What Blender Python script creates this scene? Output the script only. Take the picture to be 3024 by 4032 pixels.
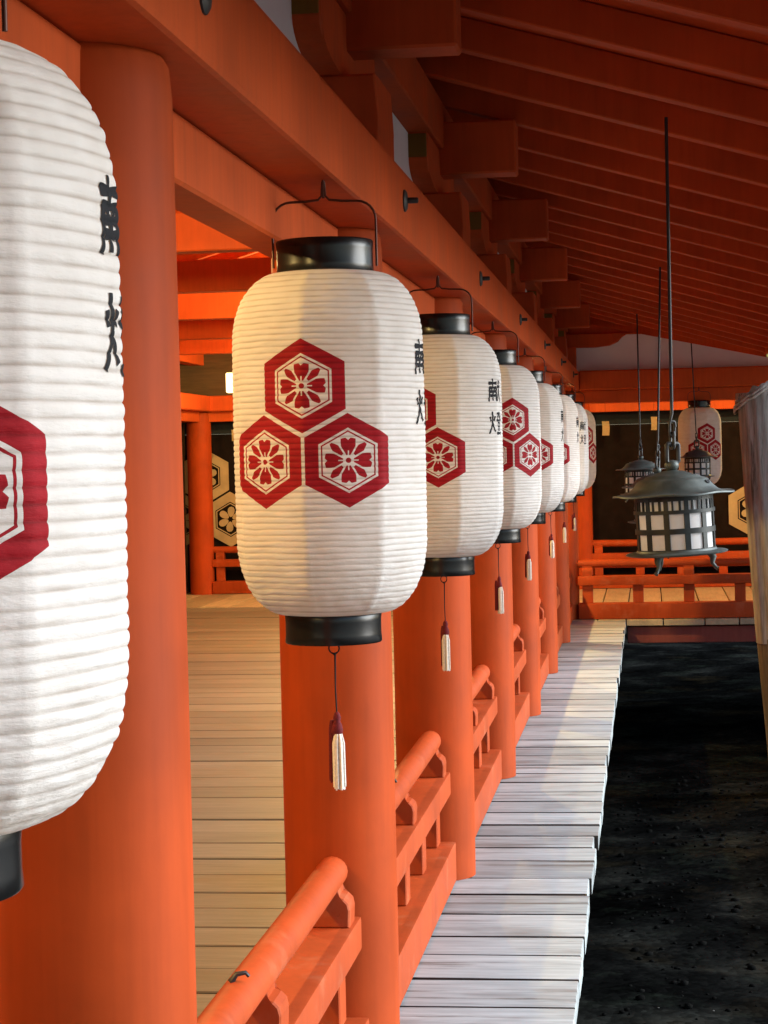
import bpy, bmesh, math, random
from mathutils import Vector, Matrix, Quaternion
from mathutils import noise as mnoise

random.seed(7)
scene = bpy.context.scene
for o in list(bpy.data.objects):
    bpy.data.objects.remove(o)
COL = scene.collection
PI = math.pi

# ------------------------------------------------------------------ camera
CAM_H = 1.64
yaw, pitch, roll, FPX = .1299, .0269, .0229, 8000.0
f_ = Vector((-math.sin(yaw) * math.cos(pitch), math.cos(yaw) * math.cos(pitch), -math.sin(pitch)))
r_ = Vector((math.cos(yaw), math.sin(yaw), 0))
u_ = r_.cross(f_)
cr, sr = math.cos(roll), math.sin(roll)
r2, u2 = r_ * cr - u_ * sr, u_ * cr + r_ * sr
cam = bpy.data.cameras.new('camera')
cam.sensor_fit = 'VERTICAL'
cam.sensor_height = 36.0
cam.sensor_width = 27.0
cam.lens = FPX / 4032 * 36
cam.clip_start = .05
cam.clip_end = 3000
camo = bpy.data.objects.new('camera', cam)
COL.objects.link(camo)
m = Matrix((r2, u2, -f_)).transposed().to_4x4()
m.translation = Vector((0, 0, CAM_H))
camo.matrix_world = m
scene.camera = camo

# ------------------------------------------------------------------ light
SUN_AZ, SUN_EL = math.radians(79), math.radians(23)       # azimuth clockwise from +Y
world = bpy.data.worlds.new('World')
scene.world = world
world.use_nodes = True
wn = world.node_tree
wn.nodes.clear()
sky = wn.nodes.new('ShaderNodeTexSky')
sky.sky_type = 'NISHITA'
sky.sun_disc = False
sky.sun_elevation = SUN_EL
sky.sun_rotation = SUN_AZ
sky.air_density = 1.0
sky.dust_density = .6
sky.ozone_density = 2.5
bg = wn.nodes.new('ShaderNodeBackground')
bg.inputs['Strength'].default_value = .15
wo = wn.nodes.new('ShaderNodeOutputWorld')
wn.links.new(sky.outputs[0], bg.inputs[0])
wn.links.new(bg.outputs[0], wo.inputs[0])
sl = bpy.data.lights.new('sun', 'SUN')
sl.energy = 4.6
sl.angle = math.radians(50)
sl.color = (.93, .97, 1)
so = bpy.data.objects.new('sun', sl)
COL.objects.link(so)
S = Vector((math.cos(SUN_EL) * math.sin(SUN_AZ), math.cos(SUN_EL) * math.cos(SUN_AZ), math.sin(SUN_EL)))
so.rotation_mode = 'QUATERNION'
so.rotation_quaternion = S.to_track_quat('Z', 'Y')
so.location = S * 40

scene.view_settings.view_transform = 'Standard'
scene.view_settings.look = 'None'
scene.view_settings.exposure = 0.72
scene.view_settings.gamma = 1.0
scene.view_settings.use_curve_mapping = False
LAMP_W = 180.0          # watts of each corridor lamp
LAMP_COL = (1.0, .69, .24)
scene.render.engine = 'CYCLES'
scene.cycles.max_bounces = 8
scene.cycles.diffuse_bounces = 5
scene.cycles.sample_clamp_indirect = 6


# ------------------------------------------------------------------ node helpers
class N:
    """tiny expression builder over shader math nodes"""
    def __init__(s, t, sock):
        s.t, s.s = t, sock

    def op(s, o, *a):
        n = s.t.nodes.new('ShaderNodeMath')
        n.operation = o
        for i, v in enumerate((s,) + a):
            if isinstance(v, N):
                s.t.links.new(v.s, n.inputs[i])
            else:
                n.inputs[i].default_value = v
        return N(s.t, n.outputs[0])
    def __add__(s, b): return s.op('ADD', b)
    def __sub__(s, b): return s.op('SUBTRACT', b)
    def __mul__(s, b): return s.op('MULTIPLY', b)
    def __truediv__(s, b): return s.op('DIVIDE', b)
    def lt(s, b): return s.op('LESS_THAN', b)
    def gt(s, b): return s.op('GREATER_THAN', b)
    def abs(s): return s.op('ABSOLUTE')
    def max(s, b): return s.op('MAXIMUM', b)
    def min(s, b): return s.op('MINIMUM', b)
    def inv(s): return s.op('MULTIPLY', -1.0) + 1.0


def new_mat(name):
    mt = bpy.data.materials.new(name)
    mt.use_nodes = True
    t = mt.node_tree
    p = t.nodes['Principled BSDF']
    return mt, t, p


def nd(t, typ, **kw):
    n = t.nodes.new(typ)
    for k, v in kw.items():
        if k in n.inputs:
            n.inputs[k].default_value = v
        else:
            setattr(n, k, v)
    return n


def coords(t, scale=(1, 1, 1), kind='Object', rnd=False):
    tc = t.nodes.new('ShaderNodeTexCoord')
    mp = t.nodes.new('ShaderNodeMapping')
    mp.inputs['Scale'].default_value = scale
    t.links.new(tc.outputs[kind], mp.inputs['Vector'])
    if rnd:
        oi = t.nodes.new('ShaderNodeObjectInfo')
        mu = t.nodes.new('ShaderNodeMath'); mu.operation = 'MULTIPLY'; mu.inputs[1].default_value = 91.7
        t.links.new(oi.outputs['Random'], mu.inputs[0])
        cb = t.nodes.new('ShaderNodeCombineXYZ')
        for i in range(3):
            t.links.new(mu.outputs[0], cb.inputs[i])
        t.links.new(cb.outputs[0], mp.inputs['Location'])
    return mp.outputs[0]


def ramp(t, fac, stops):
    rp = t.nodes.new('ShaderNodeValToRGB')
    e = rp.color_ramp.elements
    while len(e) < len(stops):
        e.new(.5)
    for i, (pos, c) in enumerate(stops):
        e[i].position = pos
        e[i].color = (c[0], c[1], c[2], 1) if not isinstance(c, (int, float)) else (c, c, c, 1)
    t.links.new(fac, rp.inputs[0])
    return rp.outputs[0]


def mixc(t, fac, a, b, mode='MIX'):
    mx = t.nodes.new('ShaderNodeMix')
    mx.data_type = 'RGBA'
    mx.blend_type = mode
    for i, v in ((0, fac), (6, a), (7, b)):
        if hasattr(v, 'is_linked'):
            t.links.new(v, mx.inputs[i])
        elif isinstance(v, (int, float)):
            mx.inputs[i].default_value = v
        else:
            mx.inputs[i].default_value = (v[0], v[1], v[2], 1)
    return mx.outputs[2]


def bump(t, p, h, strength=.3, dist=.005):
    b = t.nodes.new('ShaderNodeBump')
    b.inputs['Strength'].default_value = strength
    b.inputs['Distance'].default_value = dist
    t.links.new(h, b.inputs['Height'])
    t.links.new(b.outputs[0], p.inputs['Normal'])


def noise(t, vec, scale, detail=4, rough=.55):
    n = t.nodes.new('ShaderNodeTexNoise')
    n.inputs['Scale'].default_value = scale
    n.inputs['Detail'].default_value = detail
    n.inputs['Roughness'].default_value = rough
    t.links.new(vec, n.inputs['Vector'])
    return n.outputs[0]


# ------------------------------------------------------------------ materials
def paint_mat(name, base, var=.16, rough=.42, spec=.5):
    mt, t, p = new_mat(name)
    v = coords(t, (1, 1, 1), rnd=True)
    n1 = noise(t, v, 3.0, 5)
    n2 = noise(t, coords(t, (14, 14, 1.6), rnd=True), 2.0, 4)
    c1 = tuple(x * (1 - var) for x in base)
    c2 = tuple(min(1, x * (1 + var)) for x in base)
    col = ramp(t, n1, [(.3, c1), (.7, c2)])
    stain = ramp(t, n2, [(.25, .80), (.55, 1.0)])
    col = mixc(t, .6, col, stain, 'MULTIPLY')
    n3 = noise(t, coords(t, (38, 38, 1.1), rnd=True), 1.5, 5, .6)
    col = mixc(t, .28, col, ramp(t, n3, [(.32, .78), (.62, 1.0)]), 'MULTIPLY')
    t.links.new(col, p.inputs['Base Color'])
    rr = ramp(t, n1, [(.2, rough - .08), (.8, rough + .12)])
    t.links.new(rr, p.inputs['Roughness'])
    p.inputs['Specular IOR Level'].default_value = spec
    bump(t, p, noise(t, v, 60, 6), .12, .002)
    return mt


VERM = (.38, .054, .009)
M_PILLAR = paint_mat('vermilion_pillar_paint', VERM, rough=.6, spec=.12)
M_BEAM = paint_mat('vermilion_beam_paint', (.56, .090, .018), rough=.6, spec=.16)
M_RAIL = paint_mat('vermilion_rail_paint', (.39, .060, .012), rough=.55, spec=.18)
M_OCHRE = paint_mat('ochre_end_paint', (.20, .10, .008), rough=.6, spec=.3)
M_YELLOW = paint_mat('yellow_end_paint', (.50, .42, .10), rough=.6, spec=.3)
def add_wear(mt, pale, lo=.56, hi=.74, amt=.45):
    t = mt.node_tree
    p = t.nodes['Principled BSDF']
    src = p.inputs['Base Color'].links[0].from_socket
    n1 = noise(t, coords(t, (1, 1, 1), rnd=True), 4.5, 7, .65)
    f = ramp(t, n1, [(lo, 0.0), (hi, amt)])
    c = mixc(t, f, src, pale)
    n2 = noise(t, coords(t, (3, 3, 3), rnd=True), 9, 6, .7)
    f2 = ramp(t, n2, [(.66, 0.0), (.74, .5)])
    c = mixc(t, f2, c, (.09, .025, .012))
    t.links.new(c, p.inputs['Base Color'])
add_wear(M_RAIL, (.46, .18, .09))
M_IRON = paint_mat('dark_iron', (.02, .021, .022), rough=.5)


def plaster_mat():
    mt, t, p = new_mat('white_plaster')
    v = coords(t, kind='Object')
    n = noise(t, v, 2.5, 5)
    t.links.new(ramp(t, n, [(.3, (.74, .74, .72)), (.7, (.86, .86, .84))]), p.inputs['Base Color'])
    p.inputs['Roughness'].default_value = .9
    bump(t, p, noise(t, v, 50, 5), .2, .003)
    return mt


M_PLASTER = plaster_mat()


def wood_mat(name, lo, hi, axis='X', dark=(.05, .045, .04), crack=.0, rough=.7):
    mt, t, p = new_mat(name)
    sc = {'X': (1.1, 16, 16), 'Y': (16, 1.1, 16), 'Z': (16, 16, 1.1)}[axis]
    v = coords(t, sc, rnd=True)
    g = noise(t, v, 2.2, 8, .65)
    fine = noise(t, coords(t, tuple(x * 5 for x in sc), rnd=True), 2.0, 4, .6)
    col = ramp(t, g, [(.28, lo), (.5, tuple((a + b) / 2 for a, b in zip(lo, hi))), (.72, hi)])
    col = mixc(t, .35, col, ramp(t, fine, [(.3, .55), (.6, 1.0)]), 'MULTIPLY')
    # each board its own tone
    oi = t.nodes.new('ShaderNodeObjectInfo')
    tone = ramp(t, oi.outputs['Random'], [(0, .70), (.35, .92), (.7, 1.0), (1, 1.12)])
    col = mixc(t, 1.0, col, tone, 'MULTIPLY')
    # weathered splits along the grain
    if crack > 0:
        sc2 = tuple(x * .8 if x > 2 else .55 for x in sc)
        cn = noise(t, coords(t, sc2, rnd=True), 1.6, 9, .72)
        cm = ramp(t, cn, [(.56, 0.0), (.64, crack)])
        col = mixc(t, cm, col, dark)
        patch = noise(t, coords(t, tuple(2.2 if x < 2 else 5.0 for x in sc), rnd=True), 1.0, 3)
        pm = ramp(t, patch, [(.52, 0.0), (.72, .5)])
        col = mixc(t, pm, col, tuple(x * 1.5 for x in dark))
    t.links.new(col, p.inputs['Base Color'])
    p.inputs['Roughness'].default_value = rough
    p.inputs['Specular IOR Level'].default_value = .35
    bump(t, p, fine, .25, .003)
    return mt


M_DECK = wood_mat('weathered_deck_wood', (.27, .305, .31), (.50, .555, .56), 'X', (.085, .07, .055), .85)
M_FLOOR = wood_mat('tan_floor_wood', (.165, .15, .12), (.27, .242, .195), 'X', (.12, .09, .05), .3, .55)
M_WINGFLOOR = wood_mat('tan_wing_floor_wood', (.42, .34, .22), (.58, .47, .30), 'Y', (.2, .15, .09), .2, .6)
M_POST = wood_mat('weathered_post_wood', (.30, .28, .23), (.66, .62, .55), 'Z', (.07, .05, .03), .95, .9)
M_POSTLOW = wood_mat('wet_post_wood', (.10, .08, .05), (.24, .19, .12), 'Z', (.02, .018, .012), .9, .8)
M_BROWN = wood_mat('brown_timber', (.075, .045, .02), (.14, .085, .04), 'X', (.05, .03, .02), .3, .7)
M_EDGE = wood_mat('gap_shade_board_edge', (.030, .026, .022), (.075, .068, .060), 'X', (.02, .018, .015), .4, .9)  # board sides coloured dark so the gaps between planks read as shade
M_JOIST = paint_mat('faded_red_joist_paint', (.20, .055, .045), rough=.75, spec=.2)


def simple(name, base, rough=.5, spec=.5, metal=0, var=.1, scale=30):
    mt, t, p = new_mat(name)
    n = noise(t, coords(t, kind='Object'), scale, 4)
    t.links.new(ramp(t, n, [(.3, tuple(x * (1 - var) for x in base)), (.7, tuple(min(1, x * (1 + var)) for x in base))]), p.inputs['Base Color'])
    p.inputs['Roughness'].default_value = rough
    p.inputs['Specular IOR Level'].default_value = spec
    p.inputs['Metallic'].default_value = metal
    return mt


M_LACQ = simple('black_lacquer', (.006, .006, .006), .27, .4, 0, .3, 12)
M_WIRE = simple('reddish_wire', (.09, .025, .012), .45, .5, .3)
M_INK = simple('black_ink', (.012, .012, .014), .8, .2)
M_MAROON = simple('maroon_tassel_thread', (.12, .012, .016), .8, .2, 0, .3, 200)
M_WHITETH = simple('white_tassel_thread', (.75, .70, .63), .85, .2, 0, .15, 200)
M_TAG = simple('tan_paper', (.33, .26, .15), .9, .2)
M_CURT = simple('dark_curtain_cloth', (.012, .008, .008), .95, .1, 0, .3, 8)
M_CURTTOP = simple('grey_curtain_band_cloth', (.022, .027, .036), .95, .1)
M_CREST = simple('beige_crest_print', (.42, .34, .21), .95, .1, 0, .15, 6)


def patina_mat():
    mt, t, p = new_mat('green_grey_cast_iron')
    v = coords(t, kind='Object')
    n = noise(t, v, 9, 7, .65)
    t.links.new(ramp(t, n, [(.3, (.035, .045, .042)), (.55, (.075, .090, .085)), (.75, (.14, .16, .15))]), p.inputs['Base Color'])
    p.inputs['Metallic'].default_value = .35
    t.links.new(ramp(t, n, [(.3, .42), (.7, .62)]), p.inputs['Roughness'])
    bump(t, p, noise(t, v, 55, 5), .25, .002)
    return mt


M_PATINA = patina_mat()
M_LATTICE = simple('shaded_lattice_iron', (.016, .019, .018), .5, .4, .2, .4, 25)  # darker copy of the iron, with the lattice's shade in its colour


def paper_base(t, p, col, transl=.32, tint=(1, .97, .92)):
    p.inputs['Roughness'].default_value = .75
    p.inputs['Specular IOR Level'].default_value = .25
    tr = t.nodes.new('ShaderNodeBsdfTranslucent')
    ms = t.nodes.new('ShaderNodeMixShader')
    ms.inputs[0].default_value = transl
    out = t.nodes['Material Output']
    t.links.new(col, p.inputs['Base Color'])
    t.links.new(col, tr.inputs['Color'])
    t.links.new(p.outputs[0], ms.inputs[1])
    t.links.new(tr.outputs[0], ms.inputs[2])
    t.links.new(ms.outputs[0], out.inputs['Surface'])


R_BODY = .213
Z_HOOK = 2.25                       # the lantern's own origin is the hook
ZB0, ZB1 = 1.300 - Z_HOOK, 2.046 - Z_HOOK


def lantern_paper(dz=0.0):
    mt, t, p = new_mat('ribbed_paper_with_red_crest')
    tc = t.nodes.new('ShaderNodeTexCoord')
    sp = t.nodes.new('ShaderNodeSeparateXYZ')
    t.links.new(tc.outputs['Object'], sp.inputs[0])
    X, Y, Z = (N(t, sp.outputs[i]) for i in range(3))
    th = X.op('ARCTAN2', Y * -1.0)
    U = th * (R_BODY * .927)
    a = .0862
    vt, vb, ub = 1.7935 - Z_HOOK + dz, 1.6355 - Z_HOOK + dz, .0896
    def hexd(x, y):
        return (x.abs()).max(x.abs() * .5 + y.abs() * .866)
    x1, y1 = U, Z - vt
    x2, y2 = U.abs() - ub, Z - vb
    d1, d2 = hexd(x1, y1), hexd(x2, y2)
    sel = d1.lt(d2)
    lx = x1 * sel + x2 * sel.inv()
    ly = y1 * sel + y2 * sel.inv()
    e = d1.min(d2) / a
    rr = (lx * lx + ly * ly).op('SQRT') / a
    ph = ly.op('ARCTAN2', lx)
    # eight-fold flower: four notched petals and four thin diagonal ones
    q = ((ph + PI / 4).op('FLOORED_MODULO', PI / 2) - PI / 4).abs()       # 0..45deg from a main axis
    dgl = q * -1.0 + PI / 4                                                # from a diagonal
    lim = (q - .32).max(0.0) * -1.3 + (q * -1.0 + .11).max(0.0) * -.55 + .555
    big = rr.lt(lim) * rr.gt(.13) * ((q * -1.0 + .52) * rr).gt(.022)
    small = rr.gt(.20) * rr.lt((dgl - .05).max(0.0) * -.9 + .585) * ((q - .52) * rr).gt(.020)
    spoke = (q * rr).lt(.015) * rr.lt(.24)
    petal = big * spoke.inv()
    core = rr.lt(.065)
    inner = e.lt(.60) * (petal.max(small).max(core))
    red = (e.gt(.69) * e.lt(1.0)).max(e.gt(.60) * e.lt(.635)).max(inner)
    v = coords(t, (1, 1, 1), rnd=True)
    blot = noise(t, v, 14, 5)
    stain = noise(t, coords(t, (1, 1, .35), rnd=True), 5, 4)
    white = ramp(t, blot, [(.3, (.75, .72, .68)), (.65, (.83, .81, .78))])
    white = mixc(t, ramp(t, stain, [(.5, 0.0), (.8, .25)]), white, (.66, .60, .50))
    redc = ramp(t, blot, [(.3, (.30, .006, .012)), (.7, (.42, .012, .022))])
    col = mixc(t, red.s, white, redc)
    at = t.nodes.new('ShaderNodeAttribute')            # shade of the rib creases, painted into the paper colour
    at.attribute_name = 'crease_shade'
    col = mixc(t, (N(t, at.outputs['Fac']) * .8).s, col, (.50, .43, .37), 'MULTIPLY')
    paper_base(t, p, col)
    wr = noise(t, coords(t, (9, 9, 40), rnd=True), 2.2, 6, .6)
    wr2 = noise(t, v, 26, 5, .6)
    mx = N(t, wr) + N(t, wr2) * .6
    bump(t, p, mx.s, .7, .005)
    return mt


M_PAPER = lantern_paper()
M_PAPER_LOW = lantern_paper(-.012)


def pane_paper():
    mt, t, p = new_mat('white_shade_paper')
    col = ramp(t, noise(t, coords(t), 12, 4), [(.3, (.88, .87, .86)), (.7, (.93, .92, .92))])
    paper_base(t, p, col, .45)
    return mt


M_PANE = pane_paper()


def emit_mat(name, col, strength):
    mt, t, p = new_mat(name)
    p.inputs['Base Color'].default_value = (.8, .7, .5, 1)
    p.inputs['Emission Color'].default_value = (*col, 1)
    p.inputs['Emission Strength'].default_value = strength
    return mt


M_LIT = emit_mat('lit_lamp_paper', (1.0, .72, .32), 2.2)


def ground_mat():
    mt, t, p = new_mat('wet_dark_seabed')
    v = coords(t, kind='Object')
    n = noise(t, v, 1.3, 8, .6)
    peb = t.nodes.new('ShaderNodeTexVoronoi')
    peb.inputs['Scale'].default_value = 26
    t.links.new(v, peb.inputs['Vector'])
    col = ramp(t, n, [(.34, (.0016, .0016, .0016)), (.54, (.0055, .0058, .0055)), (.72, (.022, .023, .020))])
    pn = noise(t, v, .9, 6, .6)
    col = mixc(t, ramp(t, pn, [(.54, 0.0), (.70, .6)]), col, (.026, .020, .011))
    pn2 = noise(t, coords(t, (1, 1, 1)), 1.7, 7, .65)
    col = mixc(t, ramp(t, pn2, [(.55, 0.0), (.75, .6)]), col, (.020, .026, .019))
    sp = ramp(t, peb.outputs['Color'], [(.2, .5), (.9, 1.5)])
    col = mixc(t, .7, col, sp, 'MULTIPLY')
    t.links.new(col, p.inputs['Base Color'])
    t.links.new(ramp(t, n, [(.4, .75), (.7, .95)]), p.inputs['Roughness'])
    p.inputs['Specular IOR Level'].default_value = .0
    hh = N(t, peb.outputs['Distance']) * -.6 + N(t, noise(t, v, 9, 6)) * 1.0
    bump(t, p, hh.s, .3, .015)
    return mt


M_GROUND = ground_mat()
M_STONE = simple('dark_wet_pebble', (.007, .007, .0065), .85, .0, 0, .6, 6)
M_SHELL = simple('pale_shell', (.16, .155, .14), .7, .1)


# ------------------------------------------------------------------ mesh helpers
def obj(name, bm, mat, parent=None, loc=(0, 0, 0), smooth=None):
    me = bpy.data.meshes.new(name)
    bmesh.ops.recalc_face_normals(bm, faces=bm.faces)
    bm.to_mesh(me)
    bm.free()
    if smooth:
        me.polygons.foreach_set('use_smooth', [True] * len(me.polygons))
        if smooth is not True:
            me.set_sharp_from_angle(angle=math.radians(smooth))
    me.materials.append(mat)
    o = bpy.data.objects.new(name, me)
    COL.objects.link(o)
    if parent:
        o.parent = parent
    o.location = loc
    return o


def tag(o, label=None, cat=None, group=None, kind=None):
    for k, v in (('label', label), ('category', cat), ('group', group), ('kind', kind)):
        if v:
            o[k] = v
    return o


def thing(name, label, cat, loc=(0, 0, 0), group=None, rot=(0, 0, 0)):
    o = bpy.data.objects.new(name, None)
    COL.objects.link(o)
    o.empty_display_size = .1
    o.location = loc
    o.rotation_euler = rot
    return tag(o, label, cat, group)


def structure(name, loc=(0, 0, 0)):
    o = bpy.data.objects.new(name, None)
    COL.objects.link(o)
    o.location = loc
    o['kind'] = 'structure'
    return o


CHILD = {}
def copy_tree(src, parent=None):
    c = src.copy()
    COL.objects.link(c)
    if parent:
        c.parent = parent
    for ch in [x for x in src.children]:
        copy_tree(ch, c)
    return c


def bx(bm, x0, x1, y0, y1, z0, z1, bev=.006, seg=1, mtx=None):
    vs = [bm.verts.new((x, y, z)) for z in (z0, z1) for y in (y0, y1) for x in (x0, x1)]
    fs = [(0, 2, 3, 1), (4, 5, 7, 6), (0, 1, 5, 4), (2, 6, 7, 3), (0, 4, 6, 2), (1, 3, 7, 5)]
    faces = [bm.faces.new([vs[i] for i in f]) for f in fs]
    if bev > 0:
        es = list({e for f in faces for e in f.edges})
        r = bmesh.ops.bevel(bm, geom=es, offset=bev, segments=seg, profile=.6, affect='EDGES')
        vs = list({v for f in r['faces'] for v in f.verts} | {v for v in vs if v.is_valid})
    if mtx:
        bmesh.ops.transform(bm, matrix=mtx, verts=[v for v in vs if v.is_valid])
    return bm


def box(*a, **k):
    return bx(bmesh.new(), *a, **k)


def lathe(prof, n=48, bm=None, cap=True):
    bm = bm or bmesh.new()
    rings = []
    for r, z in prof:
        rings.append([bm.verts.new((r * math.cos(2 * PI * i / n), r * math.sin(2 * PI * i / n), z)) for i in range(n)])
    for a, b in zip(rings, rings[1:]):
        for i in range(n):
            bm.faces.new((a[i], a[(i + 1) % n], b[(i + 1) % n], b[i]))
    if cap:
        bm.faces.new(rings[0][::-1])
        bm.faces.new(rings[-1])
    return bm


def tube(pts, r, n=8, bm=None, closed=False):
    bm = bm or bmesh.new()
    pts = [Vector(p) for p in pts]
    rad = r if isinstance(r, (list, tuple)) else [r] * len(pts)
    rings = []
    up = None
    for i, p in enumerate(pts):
        if closed:
            d = pts[(i + 1) % len(pts)] - pts[i - 1]
        else:
            d = pts[min(i + 1, len(pts) - 1)] - pts[max(i - 1, 0)]
        d.normalize()
        if up is None:
            up = Vector((0, 0, 1)) if abs(d.z) < .9 else Vector((0, 1, 0))
        s = d.cross(up)
        s.normalize()
        up = s.cross(d)
        rings.append([bm.verts.new(p + (s * math.cos(2 * PI * k / n) + up * math.sin(2 * PI * k / n)) * rad[i]) for k in range(n)])
    prs = list(zip(rings, rings[1:])) + ([(rings[-1], rings[0])] if closed else [])
    for a, b in prs:
        for k in range(n):
            bm.faces.new((a[k], a[(k + 1) % n], b[(k + 1) % n], b[k]))
    if not closed:
        bm.faces.new(rings[0][::-1])
        bm.faces.new(rings[-1])
    return bm


def prism(poly, axis, a, b, bm=None, bev=0):
    """extrude a 2-D outline; axis 'X': poly is (y,z), 'Y': poly is (x,z), 'Z': poly is (x,y)"""
    bm = bm or bmesh.new()
    def P(q, h):
        return {'X': (h, q[0], q[1]), 'Y': (q[0], h, q[1]), 'Z': (q[0], q[1], h)}[axis]
    A = [bm.verts.new(P(q, a)) for q in poly]
    B = [bm.verts.new(P(q, b)) for q in poly]
    n = len(poly)
    fs = [bm.faces.new(A), bm.faces.new(B[::-1])]
    for i in range(n):
        fs.append(bm.faces.new((A[i], B[i], B[(i + 1) % n], A[(i + 1) % n])))
    if bev:
        es = [e for f in fs[:2] for e in f.edges]
        bmesh.ops.bevel(bm, geom=es, offset=bev, segments=1, profile=.6, affect='EDGES')
    return bm


# ================================================================== LAYOUT
BAY = 2.447
Y0 = .553
PX = -.852                     # row of pillars along the walkway
LX = -5.50                     # far row of the corridor
DECK_X = -.245
WING_Y, WING_Y2 = 20.13, 24.62
def PY(k): return Y0 + BAY * k

# ------------------------------------------------------------------ ground
gx = sorted(set([-600, -200, -60, -20, -10] + [round(-6 + .22 * i, 3) for i in range(74)] + [14, 20, 60, 200, 600]))
gy = sorted(set([-600, -200, -60, -20, -8] + [round(-4 + .22 * i, 3) for i in range(135)] + [30, 40, 80, 200, 600]))
bm = bmesh.new()
GZ = -1.30
def gz(x, y):
    k = 1.0 if -7 < x < 11 and -5 < y < 27 else 0.0
    h = mnoise.fractal(Vector((x * .45, y * .45, 3.1)), 1.0, 2.0, 5) * .06 + mnoise.noise(Vector((x * 3, y * 3, 1.7))) * .008
    step = .07 * (1 if y < 7.9 + .25 * math.sin(x * 2.1) else 0)
    return GZ + (h + step) * k
grid = [[bm.verts.new((x, y, gz(x, y))) for x in gx] for y in gy]
for j in range(len(gy) - 1):
    for i in range(len(gx) - 1):
        bm.faces.new((grid[j][i], grid[j][i + 1], grid[j + 1][i + 1], grid[j + 1][i]))
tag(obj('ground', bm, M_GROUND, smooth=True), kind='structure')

def bounce_ground_mat():
    mt, t, p = new_mat('pale_bounce_ground')
    v = coords(t)
    n = noise(t, v, .35, 7)
    t.links.new(ramp(t, n, [(.3, (.20, .18, .15)), (.7, (.34, .31, .26))]), p.inputs['Base Color'])
    p.inputs['Roughness'].default_value = .9
    return mt
bm = bmesh.new()  # pale ground added out of view to bounce light up at the roof
sx = [5.2, 6, 7, 8.5, 11, 20, 60, 300]
sy = [-300, -60, -20] + [-12 + 1.5 * i for i in range(21)]
g2 = [[bm.verts.new((x + .5 * math.sin(y * .8) * (1 if x < 6 else 0), y, GZ + (.02 if x < 5.5 else .20) + .02 * math.sin(x * 3 + y))) for x in sx] for y in sy]
for j in range(len(sy) - 1):
    for i in range(len(sx) - 1):
        bm.faces.new((g2[j][i], g2[j][i + 1], g2[j + 1][i + 1], g2[j + 1][i]))
tag(obj('bounce_ground', bm, bounce_ground_mat(), smooth=True), kind='structure')

bm = bmesh.new()
for i in range(1500):
    x, y = random.uniform(-.3, 3.2), random.uniform(5, 18.5)
    s = random.choice([.008, .010, .012, .014, .018, .026])
    mt_ = Matrix.Translation((x, y, gz(x, y) + s * .25)) @ Matrix.Rotation(random.uniform(0, 6), 4, 'Z') @ Matrix.Diagonal((s * 1.3, s, s * .7, 1))
    bmesh.ops.create_icosphere(bm, subdivisions=1, radius=1, matrix=mt_)
tag(obj('pebbles', bm, M_STONE, smooth=True), 'dark wet pebbles scattered over the dark ground beside the walkway', 'pebbles', kind='stuff')
bm = bmesh.new()
for i in range(55):
    cx, cy = random.choice([(.1, 8.9), (.25, 8.0), (.9, 8.4), (1.4, 7.6), (.2, 10.5), (1.2, 9.6)])
    x, y = random.gauss(cx, .3), random.gauss(cy, .25)
    s = random.uniform(.004, .011)
    mt_ = Matrix.Translation((x, y, gz(x, y) + .012)) @ Matrix.Rotation(random.uniform(0, 6), 4, 'Z') @ Matrix.Diagonal((s * 1.6, s, s * .5, 1))
    bmesh.ops.create_icosphere(bm, subdivisions=1, radius=1, matrix=mt_)
tag(obj('shell_fragments', bm, M_SHELL), 'pale shell fragments lying on the dark wet ground', 'shells', kind='stuff')

# ------------------------------------------------------------------ walkway deck and floors
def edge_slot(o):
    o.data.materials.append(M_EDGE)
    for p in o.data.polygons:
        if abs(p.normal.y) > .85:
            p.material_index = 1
deck = structure('walkway_deck')
yy = -4.0
i = 0
while yy < 19.93:
    w = random.choice([.28, .30, .31, .32, .29, .34, .26])
    w = min(w, 19.945 - yy)
    if w < .12:
        break
    gap = random.choice([.017, .020, .024, .030])
    xr = DECK_X + random.uniform(-.004, .004) + (-.014 if random.random() < .07 else 0)
    x0 = -.98
    bmk = box(-(xr - x0) / 2, (xr - x0) / 2, -w / 2 + gap / 2, w / 2 - gap / 2, -.065, 0, .006, 2)
    o = obj('plank', bmk, M_DECK, deck, ((x0 + xr) / 2, yy + w / 2, -random.uniform(0, .0035)), smooth=40)
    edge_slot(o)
    o.rotation_euler = (random.uniform(-.004, .004), random.uniform(-.003, .003), random.uniform(-.004, .004))
    yy += w
for jx in (-.36, -.80):
    obj('joist', box(jx - .05, jx + .05, 1.5, 19.9, -.24, -.075, .006), M_JOIST, deck)
for k in range(1, 9):
    obj('support_post', lathe([(.10, GZ - .2), (.10, -.245)], 16), M_POSTLOW, deck, (-.58, PY(k), 0), smooth=40)

floor = structure('corridor_floor')
yy = -6.0
while yy < 22.3:
    w = random.choice([.27, .30, .31, .33, .38, .30])
    w = min(w, 22.36 - yy)
    if w < .1:
        break
    gap = random.choice([.009, .012, .018])
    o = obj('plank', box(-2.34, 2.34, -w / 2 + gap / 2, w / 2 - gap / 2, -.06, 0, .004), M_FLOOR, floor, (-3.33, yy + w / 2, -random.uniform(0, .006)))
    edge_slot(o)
    yy += w
obj('joist', box(-5.6, -1.05, 1.2, 22.3, -.25, -.07, .006), M_JOIST, floor)

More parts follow.
